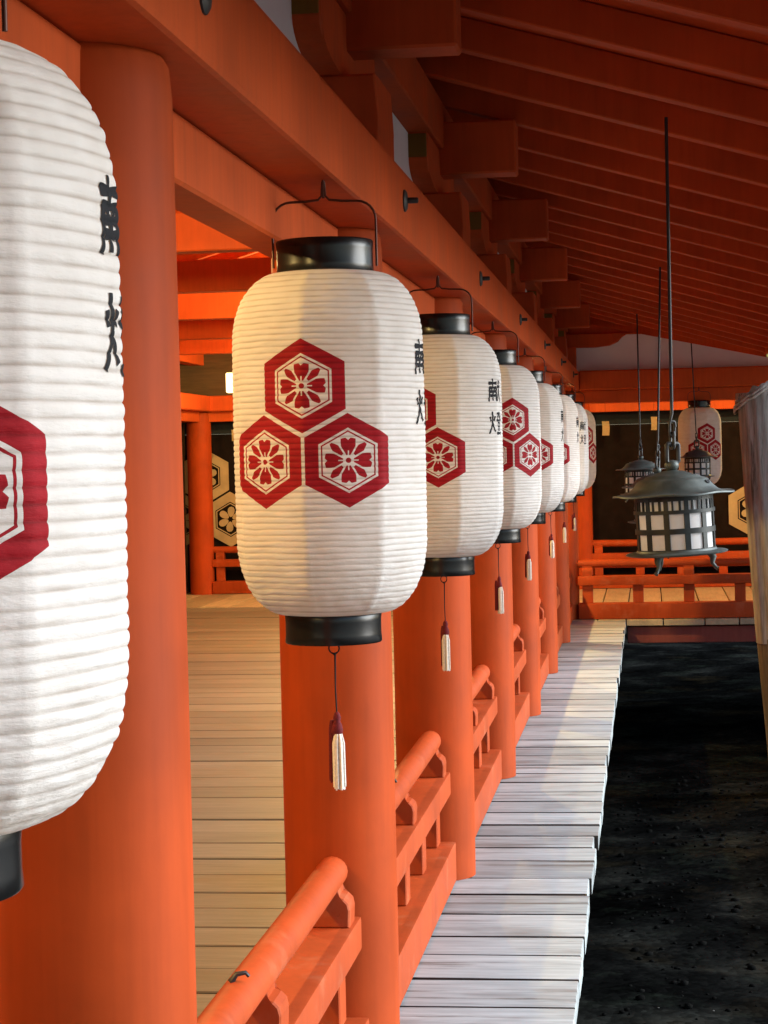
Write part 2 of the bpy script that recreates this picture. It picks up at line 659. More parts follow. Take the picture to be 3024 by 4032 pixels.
wfloor = structure('wing_floor')
xx = -7.0
while xx < 5.2:
    w = random.choice([.33, .36, .40, .43])
    gap = .012
    y0 = 22.37 if xx + w < -.955 else 19.955
    if y0 < 20 and xx < -.955:
        xx = -.955
    if -.96 < xx < -.24:
        y0, w = 19.955, min(w, DECK_X - xx) if DECK_X - xx > .15 else w
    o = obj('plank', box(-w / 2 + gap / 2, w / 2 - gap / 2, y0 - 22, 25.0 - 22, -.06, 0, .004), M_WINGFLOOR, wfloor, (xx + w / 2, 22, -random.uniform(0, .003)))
    xx += w
obj('edge_beam', box(-.235, 5.2, 20.00, 20.16, -.235, -.075, .006), M_JOIST, wfloor)
obj('edge_beam', box(-.235, 5.2, 24.5, 24.66, -.235, -.075, .006), M_JOIST, wfloor)
for px in (1.6, 4.05):
    obj('support_post', lathe([(.11, GZ - .2), (.11, -.24)], 16), M_POSTLOW, wfloor, (px, 20.2, 0), smooth=40)

# ------------------------------------------------------------------ pillars
def pillar_mesh():
    prof = [(.150, 0.0), (.152, .3), (.152, 1.4), (.150, 2.19), (.146, 2.235), (.138, 2.25)]
    bmk = lathe(prof, 64)
    return bmk
P_LABELS = [
    'red round pillar next to the viewer, outside the near left edge of view',
    'thick vermilion pillar just right of and behind the nearest paper lantern',
    'vermilion pillar directly behind the large central lantern and its tassel',
    'vermilion pillar behind the second lantern of the receding row, with white tassel in front',
    'vermilion pillar behind the third lantern from the big central one',
    'vermilion pillar fifth along the walkway, standing between two short railings',
    'narrow looking vermilion pillar sixth along the walkway edge',
    'darker red pillar next to last along the walkway edge',
    'dark red corner pillar where the walkway meets the cross wing',
]
pm = None
for k in range(9):
    if pm is None:
        pm = obj('pillar', pillar_mesh(), M_PILLAR, None, (PX, PY(k), 0), smooth=50)
        o = pm
    else:
        o = pm.copy(); COL.objects.link(o); o.location = (PX, PY(k), 0)
    o.rotation_euler = (0, 0, k * .7)
    tag(o, P_LABELS[k], 'pillar', 'pillars along the walkway')
for (x, y, lb) in ((LX, WING_Y2, 'orange lit pillar at the far end of the corridor floor, beside the dark crest curtain'),
                   (PX + .02, WING_Y2, 'bright orange pillar on the far side of the cross wing, beyond the last lantern'),
                   (-3.2, WING_Y2, 'far pillar of the cross wing hidden behind the large central lantern'),
                   (1.6, WING_Y2, 'far pillar of the cross wing behind the weathered post'),
                   (1.6, WING_Y, 'front pillar of the cross wing beyond the weathered post'),
                   (4.05, WING_Y, 'outer front pillar of the cross wing')):
    o = pm.copy(); COL.objects.link(o); o.location = (x, y, 0)
    tag(o, lb, 'pillar', 'pillars of the cross wing')
for k in range(0, 9):
    o = pm.copy(); COL.objects.link(o); o.location = (LX, PY(k), 0)
    tag(o, 'vermilion pillar on the hidden inner side of the corridor', 'pillar', 'inner row of corridor pillars')

# ------------------------------------------------------------------ main beams
FX = -.66                                   # outer face of the beam
beam = thing('eave_beam', 'wide vermilion beam running above the row of paper lanterns', 'beam', (0, 0, 0))
obj('beam_body', box(-1.04, FX, -8, 20.30, 2.25, 2.44, .012, 2), M_BEAM, beam)
b0 = None
for k in range(8):
    y = 3.06 + 2.575 * k
    if y > 19.6:
        break
    if b0 is None:
        bmk = lathe([(.004, .004), (.031, .003), (.031, .007), (.024, .012), (.010, .014)], 20)
        lathe([(.0085, .010), (.0085, .040), (.006, .043)], 10, bmk)
        bmesh.ops.rotate(bmk, matrix=Matrix.Rotation(PI / 2, 3, 'Y'), verts=bmk.verts)
        b0 = obj('iron_boss', bmk, M_IRON, beam, (FX - .003, y, 2.352), smooth=40)
    else:
        c = b0.copy(); COL.objects.link(c); c.parent = beam; c.location = (FX - .003, y, 2.352)
nuki = thing('tie_rail', 'lower vermilion tie rail passing through the pillars under the wide beam', 'beam', (0, 0, 0))
obj('rail_body', box(PX - .045, PX + .052, -8, 20.0, 2.125, 2.2495, .006), M_BEAM, nuki)
lb = thing('inner_beam', 'matching vermilion beam on the inner side of the corridor', 'beam')
obj('beam_body', box(LX - .19, LX + .19, -3, 24.8, 2.25, 2.44, .012), M_BEAM, lb)
obj('rail_body', box(LX - .045, LX + .045, -3, 24.8, 2.125, 2.2495, .006), M_BEAM, lb)
wb = thing('wing_beam', 'dark red beam across the front of the far wing behind the hanging iron lanterns', 'beam')
obj('beam_body', box(FX + .003, 14, 19.94, 20.32, 2.25, 2.44, .012), M_BEAM, wb)
obj('rail_body', box(-.70, 14, 20.08, 20.18, 2.125, 2.2495, .006), M_BEAM, wb)
wb2 = thing('wing_far_beam', 'bright orange beam along the far side of the cross wing', 'beam')
obj('beam_body', box(-8, 14, 24.43, 24.81, 2.25, 2.44, .012), M_BEAM, wb2)
obj('rail_body', box(-8, 14, 24.57, 24.67, 2.125, 2.2495, .006), M_BEAM, wb2)

# purlins above the brackets
pl = thing('purlin', 'dark red purlin under the rafters along the row of brackets', 'beam')
obj('purlin_body', box(-.945, -.757, -3, 20.2, 2.822, 3.0, .006), M_BEAM, pl)
pl2 = thing('purlin', 'dark red purlin on the inner side of the corridor', 'beam')
obj('purlin_body', box(LX - .09, LX + .09, -3, 24.6, 2.822, 3.0, .006), M_BEAM, pl2)
pl3 = thing('purlin', 'dark red purlin above the plaster of the cross wing', 'beam')
obj('purlin_body', box(-.75, 14, 20.04, 20.22, 2.79, 2.98, .006), M_BEAM, pl3)

# ------------------------------------------------------------------ brackets
def arm_outline(L=.5, zb=2.642, zt=2.8215):
    """side outline (along, z) of a boat shaped bracket arm, both ends curved"""
    pts = []
    zc = zb + .082                        # straight end face above, curve below
    for s in (-1, 1):
        cur = []
        for i in range(9):
            t = i / 8
            cur.append((s * (.20 + (L - .20) * math.sin(t * PI / 2)), zb + (zc - zb) * (1 - math.cos(t * PI / 2))))
        if s < 0:
            cur = cur[::-1]
            pts += [(-L, zt)] + cur
        else:
            pts += cur + [(L, zt)]
    return pts
BR_LAB = ['bracket set on the beam above the nearest pillar', 'boat shaped bracket set at the top edge, first in the receding row',
          'bracket set with ochre arm end, second along the beam', 'bracket set with small ochre end, third along the beam',
          'fourth bracket set along the beam, in deep shade', 'fifth bracket set along the shaded beam', 'sixth bracket set along the shaded beam',
          'bracket set just before the cross wing', 'bracket set at the corner of walkway and wing']
br = None
for k in range(1, 9):
    if br is None:
        br = thing('bracket', BR_LAB[0], 'bracket', (PX, PY(k), 0), 'brackets on the beam')
        bmk = prism([(-.17, 2.441), (.17, 2.441), (.17, 2.53), (.165, 2.6415), (-.165, 2.6415), (-.17, 2.53)], 'Y', -.17, .17, bev=.006)
        obj('bearing_block', bmk, M_BEAM, br)
        obj('bracket_arm', prism(arm_outline(), 'X', -.078, .078, bev=.005), M_BEAM, br)
        for s in (-1, 1):
            obj('painted_end', box(-.073, .073, s * .5 - .004, s * .5 + .004, 2.731, 2.816, .002), M_OCHRE, br)
        c = br
    else:
        c = copy_tree(br)
        c.location = (PX, PY(k), 0)
    tag(c, BR_LAB[k], 'bracket', 'brackets on the beam')
# the curved arm on the wing side of the corner
wa = thing('wing_bracket', 'dark red curved bracket arm against the plaster above the far wing beam', 'bracket', (PX, 20.06, 0))
obj('bracket_arm', prism([(.02, 2.80), (.02, 2.67), (.36, 2.67), (.50, 2.685), (.58, 2.72), (.62, 2.765), (.66, 2.79), (.75, 2.80)], 'Y', -.075, .075, bev=.004), M_BEAM, wa)
obj('bearing_block', box(-.15, .17, -.15, .10, 2.441, 2.668, .006), M_BEAM, wa)

# cross tie beams
tb = None
TB_LAB = ['', 'vermilion cross beam over the nearest pillar', 'red cross beam with a projecting square end at the top edge', 'red cross beam with projecting end, second from the top edge',
          'red cross beam with projecting end, third from the top edge, orange where it crosses the corridor', 'fourth projecting cross beam, dark inside the corridor', 'fifth cross beam, bright orange inside the corridor',
          'sixth cross beam, dark inside the corridor', 'last cross beam at the corner of the wing, bright orange inside']
for k in range(1, 9):
    if tb is None:
        tb = obj('cross_beam', box(LX - 1.2, -.480, -.072, .072, 2.722, 2.925, .007), M_BEAM, None, (0, PY(k), 0))
        c = tb
    else:
        c = tb.copy(); COL.objects.link(c); c.location = (0, PY(k), 0)
    tag(c, TB_LAB[k], 'beam', 'cross beams of the corridor')

# plaster panels between the brackets
for k in range(0, 8):
    c = obj('plaster_panel', box(PX - .02, PX + .006, PY(k) + .175, PY(k + 1) - .175, 2.442, 2.82, 0), M_PLASTER, None)
    lab = {2: 'white plaster panel between the first and second visible brackets', 1: 'white plaster strip beside the topmost bracket',
           3: 'thin white plaster sliver beside the third bracket'}.get(k, 'shaded plaster panel between the %s brackets from the top edge' % {0: 'zeroth and nearest', 4: 'third and fourth', 5: 'fourth and fifth', 6: 'fifth and sixth', 7: 'last two'}.get(k))
    tag(c, lab, 'plaster panel', 'plaster panels above the beam')
c = obj('plaster_panel', box(PX + .17, 14, 20.12, 20.15, 2.442, 2.79, 0), M_PLASTER)
tag(c, 'wide grey looking plaster panel above the beam of the far wing', 'plaster panel')
c = obj('plaster_panel', box(-8, 14, 24.60, 24.64, 2.442, 3.0, 0), M_BROWN)
tag(c, 'brown wooden panel above the far beam of the wing', 'wood panel')
# unseen wall added on the inner side to block daylight
wl = structure('daylight_block_wall')
for k in range(-1, 10):
    obj('panel', box(LX - .32, LX - .26, PY(k) + .02, PY(k + 1) - .02, -.2, 3.0, .006), M_BROWN, wl)

# ------------------------------------------------------------------ roof
RX, RZ, SL = .472, 2.639, .29
RIDGE = (PX + LX) / 2
EAVE = 1.02
def rz(x): return RZ - SL * (x - RX)
roof = structure('corridor_roof')
ang = math.atan(SL)
def rafter_mesh(x0, x1, h=.105, w=.078):
    bmk = bmesh.new()
    prism([(x0, rz(x0)), (x1, rz(x1)), (x1, rz(x1) + h), (x0, rz(x0) + h)], 'Y', -w / 2, w / 2, bmk, bev=.004)
    return bmk
raf = {}
yr = 5.21 - .675 * 18
while yr < 20.1:
    xe = EAVE if yr < 18.2 else PX + (WING_Y - yr)
    key = round(xe, 3)
    if key not in raf:
        raf[key] = obj('rafter', rafter_mesh(RIDGE, xe), M_BEAM, roof, (0, yr, 0))
    else:
        c = raf[key].copy(); COL.objects.link(c); c.parent = roof; c.location = (0, yr, 0)
    if 'L' not in raf:
        bmk = rafter_mesh(RIDGE, EAVE)
        for v in bmk.verts:
            v.co.x = 2 * RIDGE - v.co.x
        raf['L'] = obj('rafter', bmk, M_BEAM, roof, (0, yr, 0))
    else:
        c = raf['L'].copy(); COL.objects.link(c); c.parent = roof; c.location = (0, yr, 0)
    yr += .675
# board added between purlin and boarding to keep lamp light off the eaves
H = .107
obj('lamp_block_board', box(PX - .02, PX + .02, -9, 20.0, 3.001, rz(PX) + H - .01, 0), M_BEAM, roof)
def sheet(pts, th=.05):
    bmk = bmesh.new()
    a = [bmk.verts.new(p) for p in pts]
    b = [bmk.verts.new((p[0], p[1], p[2] + th)) for p in pts]
    n = len(pts)
    bmk.faces.new(a[::-1]); bmk.faces.new(b)
    for i in range(n):
        bmk.faces.new((a[i], a[(i + 1) % n], b[(i + 1) % n], b[i]))
    return bmk
VX, VY = EAVE + .10, WING_Y - (EAVE + .10 - PX)
vtop = WING_Y + (PX - RIDGE)
obj('roof_boarding', sheet([(VX, -9, rz(VX) + H), (VX, VY, rz(VX) + H), (RIDGE, vtop, rz(RIDGE) + H), (RIDGE, -9, rz(RIDGE) + H)]), M_BEAM, roof)
obj('roof_boarding', sheet([(2 * RIDGE - VX, -9, rz(VX) + H), (RIDGE, -9, rz(RIDGE) + H), (RIDGE, 26, rz(RIDGE) + H), (2 * RIDGE - VX, 26, rz(VX) + H)]), M_BEAM, roof)
obj('eave_board', box(EAVE + .003, EAVE + .035, -9, VY + .05, rz(EAVE) - .015, rz(EAVE) + .10, .004), M_BEAM, roof)
# valley rafter with a painted end
vr = thing('valley_rafter', 'diagonal valley rafter with a yellow painted end at the right edge under the eaves', 'rafter')
p0 = Vector((PX, WING_Y, rz(PX) - .05)); p1 = Vector((EAVE + .06, WING_Y - (EAVE + .06 - PX), rz(EAVE + .06) - .02))
def bar(p0, p1, w, h):
    d = (p1 - p0).normalized(); s = d.cross(Vector((0, 0, 1))).normalized(); uu = Vector((0, 0, 1))
    bmk = bmesh.new()
    vs = [bmk.verts.new(p + s * a * w / 2 + uu * b * h) for p in (p0, p1) for a, b in ((-1, 0), (1, 0), (1, 1), (-1, 1))]
    for f in ((0, 1, 2, 3), (7, 6, 5, 4), (0, 4, 5, 1), (1, 5, 6, 2), (2, 6, 7, 3), (3, 7, 4, 0)):
        bmk.faces.new([vs[i] for i in f])
    return bmk
obj('rafter_body', bar(p0, p1, .12, .14), M_BEAM, vr)
dd = (p1 - p0).normalized()
obj('painted_end', bar(p1 + dd * .001, p1 + dd * .012, .112, .135), M_YELLOW, vr)
# wing roof
wroof = structure('wing_roof')
WR = (WING_Y + WING_Y2) / 2
def wz(y): return rz(PX) - SL * (WING_Y - y)
obj('roof_boarding', sheet([(VX, VY, rz(VX) + H), (15, VY, rz(VX) + H), (15, WR, wz(WR) + H), (PX - (WR - WING_Y), WR, wz(WR) + H)]), M_BEAM, wroof)
obj('roof_boarding', sheet([(-9, WR, wz(WR) + H), (15, WR, wz(WR) + H), (15, 26.6, wz(WR) - SL * (26.6 - WR) + H), (-9, 26.6, wz(WR) - SL * (26.6 - WR) + H)]), M_BEAM, wroof)
wr0 = None
for i in range(13):
    x = .2 + .675 * i
    y1 = max(VY + .1, WING_Y - max(0, x - PX) + .05)
    bmk = prism([(y1, wz(y1)), (WR, wz(WR)), (WR, wz(WR) + .1), (y1, wz(y1) + .1)], 'X', -.039, .039)
    obj('rafter', bmk, M_BEAM, wroof, (x, 0, 0))

# ------------------------------------------------------------------ railings
def railing(label, loc, rz_=0, first=None, length=BAY):
    if first is None:
        t = thing('railing', label, 'railing', loc, 'low railings between pillars', (0, 0, rz_))
        obj('ground_rail', box(-.09, .09, .145, length - .145, .004, .157, .010, 2), M_RAIL, t, smooth=30)
        obj('mid_rail', box(-.072, .074, .140, length - .140, .335, .425, .009, 2), M_RAIL, t, smooth=30)
        h = obj('handrail', tube([(0, .135, 0), (0, length * .33, -.004), (0, length * .66, -.004), (0, length - .135, 0)], .041, 20), M_RAIL, t, (0, 0, .545), smooth=50)
        obj('hook', tube([(0, 0, 0), (.012, .0, .016), (.030, .004, .018), (.036, .006, .010)], [.008, .006, .005, .004], 6), M_IRON, h, (-.01, length * .42, .036), smooth=60)
        p0 = None
        for q in range(5):
            off = .235 + .494 * q
            if p0 is None:
                p0 = obj('post', box(-.030, .034, -.052, .052, .157, .335, .004), M_RAIL, t, (0, off, 0))
            else:
                c = p0.copy(); COL.objects.link(c); c.parent = t; c.location = (0, off, 0)
        prof = [(-.068, .425), (.062, .425), (.064, .470), (.060, .488), (.048, .500), (.034, .505), (.034, .530), (-.034, .530), (-.034, .505), (-.048, .500), (-.062, .488), (-.068, .470)]
        k0 = None
        for off in (.235, 1.2235, 2.212):
            if k0 is None:
                k0 = obj('support_block', prism(prof, 'Y', -.05, .05, bev=.004), M_RAIL, t, (0, off, 0))
            else:
                c = k0.copy(); COL.objects.link(c); c.parent = t; c.location = (0, off, 0)
        return t
    t = copy_tree(first)
    t.location = loc
    t.rotation_euler = (0, 0, rz_)
    tag(t, label, 'railing', 'low railings between pillars')
    return t
R_LAB = ['', 'vermilion railing rising from the bottom edge to the central pillar', 'vermilion railing with curved blocks, just right of the central pillar', 'vermilion railing beyond the third pillar of the row',
         'small vermilion railing fourth along the walkway', 'small railing fifth along the walkway, mostly behind a pillar', 'small railing sixth along the walkway, edge on', 'last railing along the walkway before the corner']
r0 = None
for k in range(1, 8):
    t = railing(R_LAB[k], (PX, PY(k), 0), 0, r0)
    r0 = r0 or t
railing('red railing across the front edge of the far wing, below the iron lantern', (PX, WING_Y - .03, 0), -PI / 2, r0)
railing('continuation of the wing front railing beyond the weathered post', (PX + BAY, WING_Y - .03, 0), -PI / 2, r0)
for i, x in enumerate((LX, -3.2, PX, PX + BAY)):
    railing(['far railing beside the orange pillar at the end of the corridor', 'far wing railing hidden behind the row of lanterns', 'far railing of the wing in front of the dark curtain', 'far wing railing behind the weathered post'][i],
            (x, WING_Y2, 0), -PI / 2, r0)

# ------------------------------------------------------------------ paper lanterns
def facet(th):
    a = (th % (PI / 4)) - PI / 8
    return .56 + .44 * math.cos(PI / 8) / math.cos(a)
def body_r(z):
    if z > ZB1 - .16:
        uu = max(0.0, (ZB1 - z) / .16)
    elif z < ZB0 + .175:
        uu = max(0.0, (z - ZB0) / .175)
    else:
        uu = 1.0
    f = (1 - (1 - uu) ** 2.35) ** .52 if uu < 1 else 1.0
    mid = ((z - (ZB0 + ZB1) / 2) / .37)
    return .108 + (R_BODY * (1.012 - .02 * mid * mid) - .108) * f
def surf(th, z, NR=58, sd=0.0, crumple=1.0):
    """radius of the ribbed paper at angle th (0 = crest) and height z"""
    wob = .0016 * mnoise.noise(Vector((math.cos(th) * 3, math.sin(th) * 3, z * 22)))
    ph = ((z + wob - ZB0) / (ZB1 - ZB0)) * NR
    fr = ph - math.floor(ph)
    rid = math.sin(PI * fr) ** .5
    amp = .0019 * (58 / NR) * (1 + .35 * mnoise.noise(Vector((math.cos(th) * 2, math.sin(th) * 2, math.floor(ph) * 1.7))))
    b = body_r(z)
    sh = max(0.0, 1 - min(z - ZB0, ZB1 - z) / .20)
    amp += crumple * (.0006 + .0016 * sh) * mnoise.noise(Vector((math.cos(th) * 9 + sd, math.sin(th) * 9, z * 55)))
    a8 = (th % (PI / 4))
    da = min(a8, PI / 4 - a8) * R_BODY
    seam = .0012 * math.exp(-(da / .0035) ** 2)
    fl = min(1.0, max(0.0, (b - .108) / .05))
    return b * (1 + (facet(th) - 1) * fl) + (amp * rid + seam) * (.3 + .7 * fl) - .0015
def crease_shade(th, z, NR=58):
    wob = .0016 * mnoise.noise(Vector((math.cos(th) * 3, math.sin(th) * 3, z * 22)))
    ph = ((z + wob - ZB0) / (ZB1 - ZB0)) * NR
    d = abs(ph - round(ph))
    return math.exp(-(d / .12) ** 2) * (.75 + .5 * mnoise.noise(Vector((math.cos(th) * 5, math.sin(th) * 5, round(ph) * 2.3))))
def body_mesh(NR=58, sd=0.0, crumple=1.0):
    bmk = bmesh.new()
    nz, nt = NR * 7, 128
    lay = bmk.verts.layers.float.new('crease_shade')
    rings = []
    for j in range(nz + 1):
        z = ZB0 + (ZB1 - ZB0) * j / nz
        ring = []
        for i in range(nt):
            th = 2 * PI * i / nt
            r = surf(th, z, NR, sd, crumple)
            v = bmk.verts.new((r * math.sin(th), -r * math.cos(th), z))
            v[lay] = crease_shade(th, z, NR)
            ring.append(v)
        rings.append(ring)
    for a, b in zip(rings, rings[1:]):
        for i in range(nt):
            bmk.faces.new((a[i], a[(i + 1) % nt], b[(i + 1) % nt], b[i]))
    return bmk

KEN = [([(.26, 1.0), (.27, .80)], .8), ([(.0, .80), (.53, .81)], 2.0), ([(.06, .62), (.05, .30), (.0, .02)], 1.0), ([(.05, .61), (.49, .62)], 1.6),
       ([(.47, .63), (.48, .30), (.50, .04)], 1.0), ([(.18, .57), (.21, .48)], .7), ([(.35, .57), (.32, .48)], .7), ([(.10, .44), (.43, .45)], 1.4),
       ([(.09, .27), (.44, .28)], 1.6), ([(.265, .44), (.265, .06)], .9), ([(.26, .80), (.26, .62)], .8),
       ([(.56, .66), (1.0, .67)], 1.6), ([(.77, .95), (.75, .60), (.68, .30), (.55, .04)], .9), ([(.77, .58), (.84, .30), (1.0, .04)], 1.2), ([(.88, .92), (.95, .81)], 1.0)]
TOU = [([(.20, .98), (.21, .60), (.14, .30), (.0, .03)], .9), ([(.20, .5), (.29, .28), (.38, .12)], 1.0), ([(.05, .76), (.10, .56)], 1.0), ([(.37, .78), (.30, .58)], .9),
       ([(.48, .90), (.68, .91)], .9), ([(.68, .91), (.58, .72), (.45, .58)], .8), ([(.51, .80), (.57, .72)], .7), ([(.72, .97), (.82, .75), (1.0, .60)], 1.0),
       ([(.92, .95), (.84, .84)], .7), ([(.99, .82), (.90, .73)], .7), ([(.56, .60), (.86, .61)], .9), ([(.58, .51), (.85, .51)], .9), ([(.85, .51), (.83, .33)], .9),
       ([(.59, .51), (.60, .33)], .9), ([(.59, .34), (.84, .34)], .9), ([(.63, .27), (.67, .15)], .8), ([(.81, .27), (.76, .15)], .8), ([(.46, .05), (1.0, .06)], 1.8)]
def catmull(pts, n):
    if len(pts) == 2:
        return [((pts[0][0] + (pts[1][0] - pts[0][0]) * i / n), (pts[0][1] + (pts[1][1] - pts[0][1]) * i / n)) for i in range(n + 1)]
    P = [pts[0]] + list(pts) + [pts[-1]]
    out = []
    for s in range(len(pts) - 1):
        p0, p1, p2, p3 = P[s:s + 4]
        for i in range(n):
            t = i / n
            out.append(tuple(.5 * (2 * p1[k] + (p2[k] - p0[k]) * t + (2 * p0[k] - 5 * p1[k] + 4 * p2[k] - p3[k]) * t * t + (3 * p1[k] - p0[k] - 3 * p2[k] + p3[k]) * t ** 3) for k in (0, 1)))
    out.append(pts[-1])
    return out
def kanji_mesh(strokes, zc, size=.078, wid=.080, off=.0009, wk=.053, srf=(58, 0.0, 1.0)):
    bmk = bmesh.new()
    for si, (pts, wgt) in enumerate(strokes):
        P = catmull(pts, 44 if len(pts) == 2 else 24)
        M = len(P)
        prev = None
        for i, (x, y) in enumerate(P):
            a = P[max(0, i - 1)]; b = P[min(M - 1, i + 1)]
            dx, dy = b[0] - a[0], b[1] - a[1]
            L = math.hypot(dx, dy) or 1
            nx, ny = -dy / L, dx / L
            t = i / (M - 1)
            w = wk * (.6 + .4 * wgt) * (.62 + .38 * abs(math.cos(PI * (t - .08)))) * (.75 if i in (0, M - 1) else 1)
            row = []
            for j in range(9):
                q = (j / 8 - .5) * 2 * w
                uu = (x + nx * q - .5) * wid
                vv = (y + ny * q - .5) * size
                th = PI / 2 + uu / R_BODY
                z = zc + vv
                r = surf(th, z, *srf) + off + si * .00003
                row.append(bmk.verts.new((r * math.sin(th), -r * math.cos(th), z)))
            if prev:
                for j in range(8):
                    bmk.faces.new((prev[j], prev[j + 1], row[j + 1], row[j]))
            prev = row
    return bmk

def ring_mesh(z0, z1):
    r = .107
    return lathe([(r - .012, z0), (r - .002, z0), (r, z0 + .003), (r - .0015, z0 + .02), (r - .0015, z1 - .02), (r, z1 - .003), (r - .002, z1), (r - .012, z1), (r - .012, z1 - .004)], 72, cap=True)

def make_lantern(label, loc, rot):
    t = thing('paper_lantern', label, 'paper lantern', loc, 'white paper lanterns hung along the beam', (0, 0, rot))
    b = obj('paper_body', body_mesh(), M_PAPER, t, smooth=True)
    obj('lettering', kanji_mesh(KEN, 1.855 - Z_HOOK), M_INK, b, smooth=True)
    obj('lettering', kanji_mesh(TOU, 1.747 - Z_HOOK), M_INK, b, smooth=True)
    obj('top_ring', ring_mesh(2.043 - Z_HOOK, 2.116 - Z_HOOK), M_LACQ, t, smooth=40)
    rb = obj('bottom_ring', ring_mesh(1.236 - Z_HOOK, 1.304 - Z_HOOK), M_LACQ, t, smooth=40)
    # handle wire
    pts = []
    zr = 2.06 - Z_HOOK
    R = .1135
    for s in (-1, 1):
        half = [(s * R, 0, zr), (s * R, 0, -.088)]
        for i in range(1, 7):
            a = i / 6 * PI / 2
            half.append((s * (R - .040 * (1 - math.cos(a))), 0, -.088 + .041 * math.sin(a)))
        half += [(s * .040, 0, -.046), (s * .012, 0, -.043), (s * .004, 0, -.034)]
        obj_pts = half + [(s * .002, 0, -.004)]
        pts.append(obj_pts)
    bmk = tube(pts[0], .0027, 8)
    tube(pts[1], .0027, 8, bmk)
    tube([(0, 0, -.040), (0, 0, .012)], .0030, 8, bmk)
    w = obj('handle_wire', bmk, M_WIRE, t, smooth=50)
    w.rotation_euler = (0, 0, -rot + .10)
    # tassel
    tz = 1.236 - Z_HOOK
    bmk = tube([(.012 * math.cos(a), 0, tz - .002 - .012 + .012 * math.sin(a)) for a in [i * PI / 6 for i in range(12)]], .0018, 6, closed=True)
    tube([(0, 0, tz - .024), (.002, 0, tz - .030), (.001, 0, tz - .10), (.003, 0, tz - .165)], [.006, .0022, .0018, .0018], 6, bmk)
    cd = obj('tassel_cord', bmk, M_INK, t, smooth=50)
    z0 = tz - .160
    kn = obj('tassel_knot', lathe([(.002, .006), (.006, .002), (.009, -.008), (.007, -.016), (.011, -.024), (.013, -.036), (.011, -.046), (.008, -.048)], 14), M_MAROON, t, (.003, 0, z0), smooth=50)
    def fringe(cx, cy, z1, z2, rad, n, sd):
        rnd = random.Random(sd)
        bmk = bmesh.new()
        for i in range(n):
            a = rnd.uniform(0, 2 * PI); q = rad * math.sqrt(rnd.random())
            x, y = cx + q * math.cos(a), cy + q * math.sin(a)
            tube([(cx + (x - cx) * .6, cy + (y - cy) * .6, z1), (x, y, z1 - .02), (x * 1.02 + rnd.uniform(-.001, .001), y, z2 + rnd.uniform(-.004, .004))], .0019, 5, bmk)
        return bmk
    obj('white_fringe', fringe(.006, -.004, z0 - .043, z0 - .163, .013, 52, 3), M_WHITETH, t, smooth=60)
    obj('maroon_fringe', fringe(-.008, .006, z0 - .014, z0 - .148, .0095, 30, 5), M_MAROON, t, smooth=60)
    return t
# measured crest angle seen from the camera (degrees, + = right) -> world rotation
L_MEAS = [-14, -15.0, -29, 22, -5, -8, -35, 40]
L_LAB = ['largest white paper lantern, cut off by the left edge of view', 'big central paper lantern showing the full red three hexagon crest',
         'second lantern of the receding row, half hidden behind the big central one', 'third lantern of the receding row, right half of red crest showing',
         'fourth lantern of the receding row, only a sliver of crest visible', 'fifth small lantern of the receding row',
         'sixth small lantern of the receding row, showing black writing', 'farthest lantern at the end of the receding row']
ln0 = None
for k in range(8):
    y = 1.97 + 2.447 * k if k else 1.875
    x = -.695 if k else -.713
    view = math.atan2(-x, y)
    rot = view + math.radians(L_MEAS[k])
    if ln0 is None:
        ln0 = make_lantern(L_LAB[k], (x, y, Z_HOOK), rot)
        t = ln0
    else:
        t = copy_tree(ln0)
        t.location = (x, y, Z_HOOK)
        tag(t, L_LAB[k])
        for ch in t.children:
            if ch.name.startswith('handle_wire'):
                ch.rotation_euler = (0, 0, -rot + random.uniform(0.0, .15))
    rt = random.Random(k * 5 + 1)
    t.rotation_euler = (rt.uniform(-.014, .014) if k > 1 else 0, rt.uniform(-.014, .014) if k > 1 else 0, rot)
    if k == 0:
        near = t
t = copy_tree(ln0)
t.location = (.50, 20.0, 2.255)
t.rotation_euler = (0, 0, math.radians(18))
tag(t, 'lone yellowish paper lantern hanging from the far wing behind the small iron lanterns', 'paper lantern', 'white paper lanterns hung along the beam')

near.location.z -= .006
# the nearest lantern was printed a little differently: crest lower, writing higher
nb = [c for c in near.children if c.name.startswith('paper_body')][0]
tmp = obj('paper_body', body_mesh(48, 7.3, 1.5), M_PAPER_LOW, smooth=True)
nb.data = tmp.data
bpy.data.objects.remove(tmp)
for c in nb.children:
    bpy.data.objects.remove(c)
obj('lettering', kanji_mesh(KEN, 1.880 - Z_HOOK, off=.0009, wk=.060, srf=(48, 7.3, 1.5)), M_INK, nb, smooth=True)
obj('lettering', kanji_mesh(TOU, 1.770 - Z_HOOK, off=.0009, wk=.060, srf=(48, 7.3, 1.5)), M_INK, nb, smooth=True)

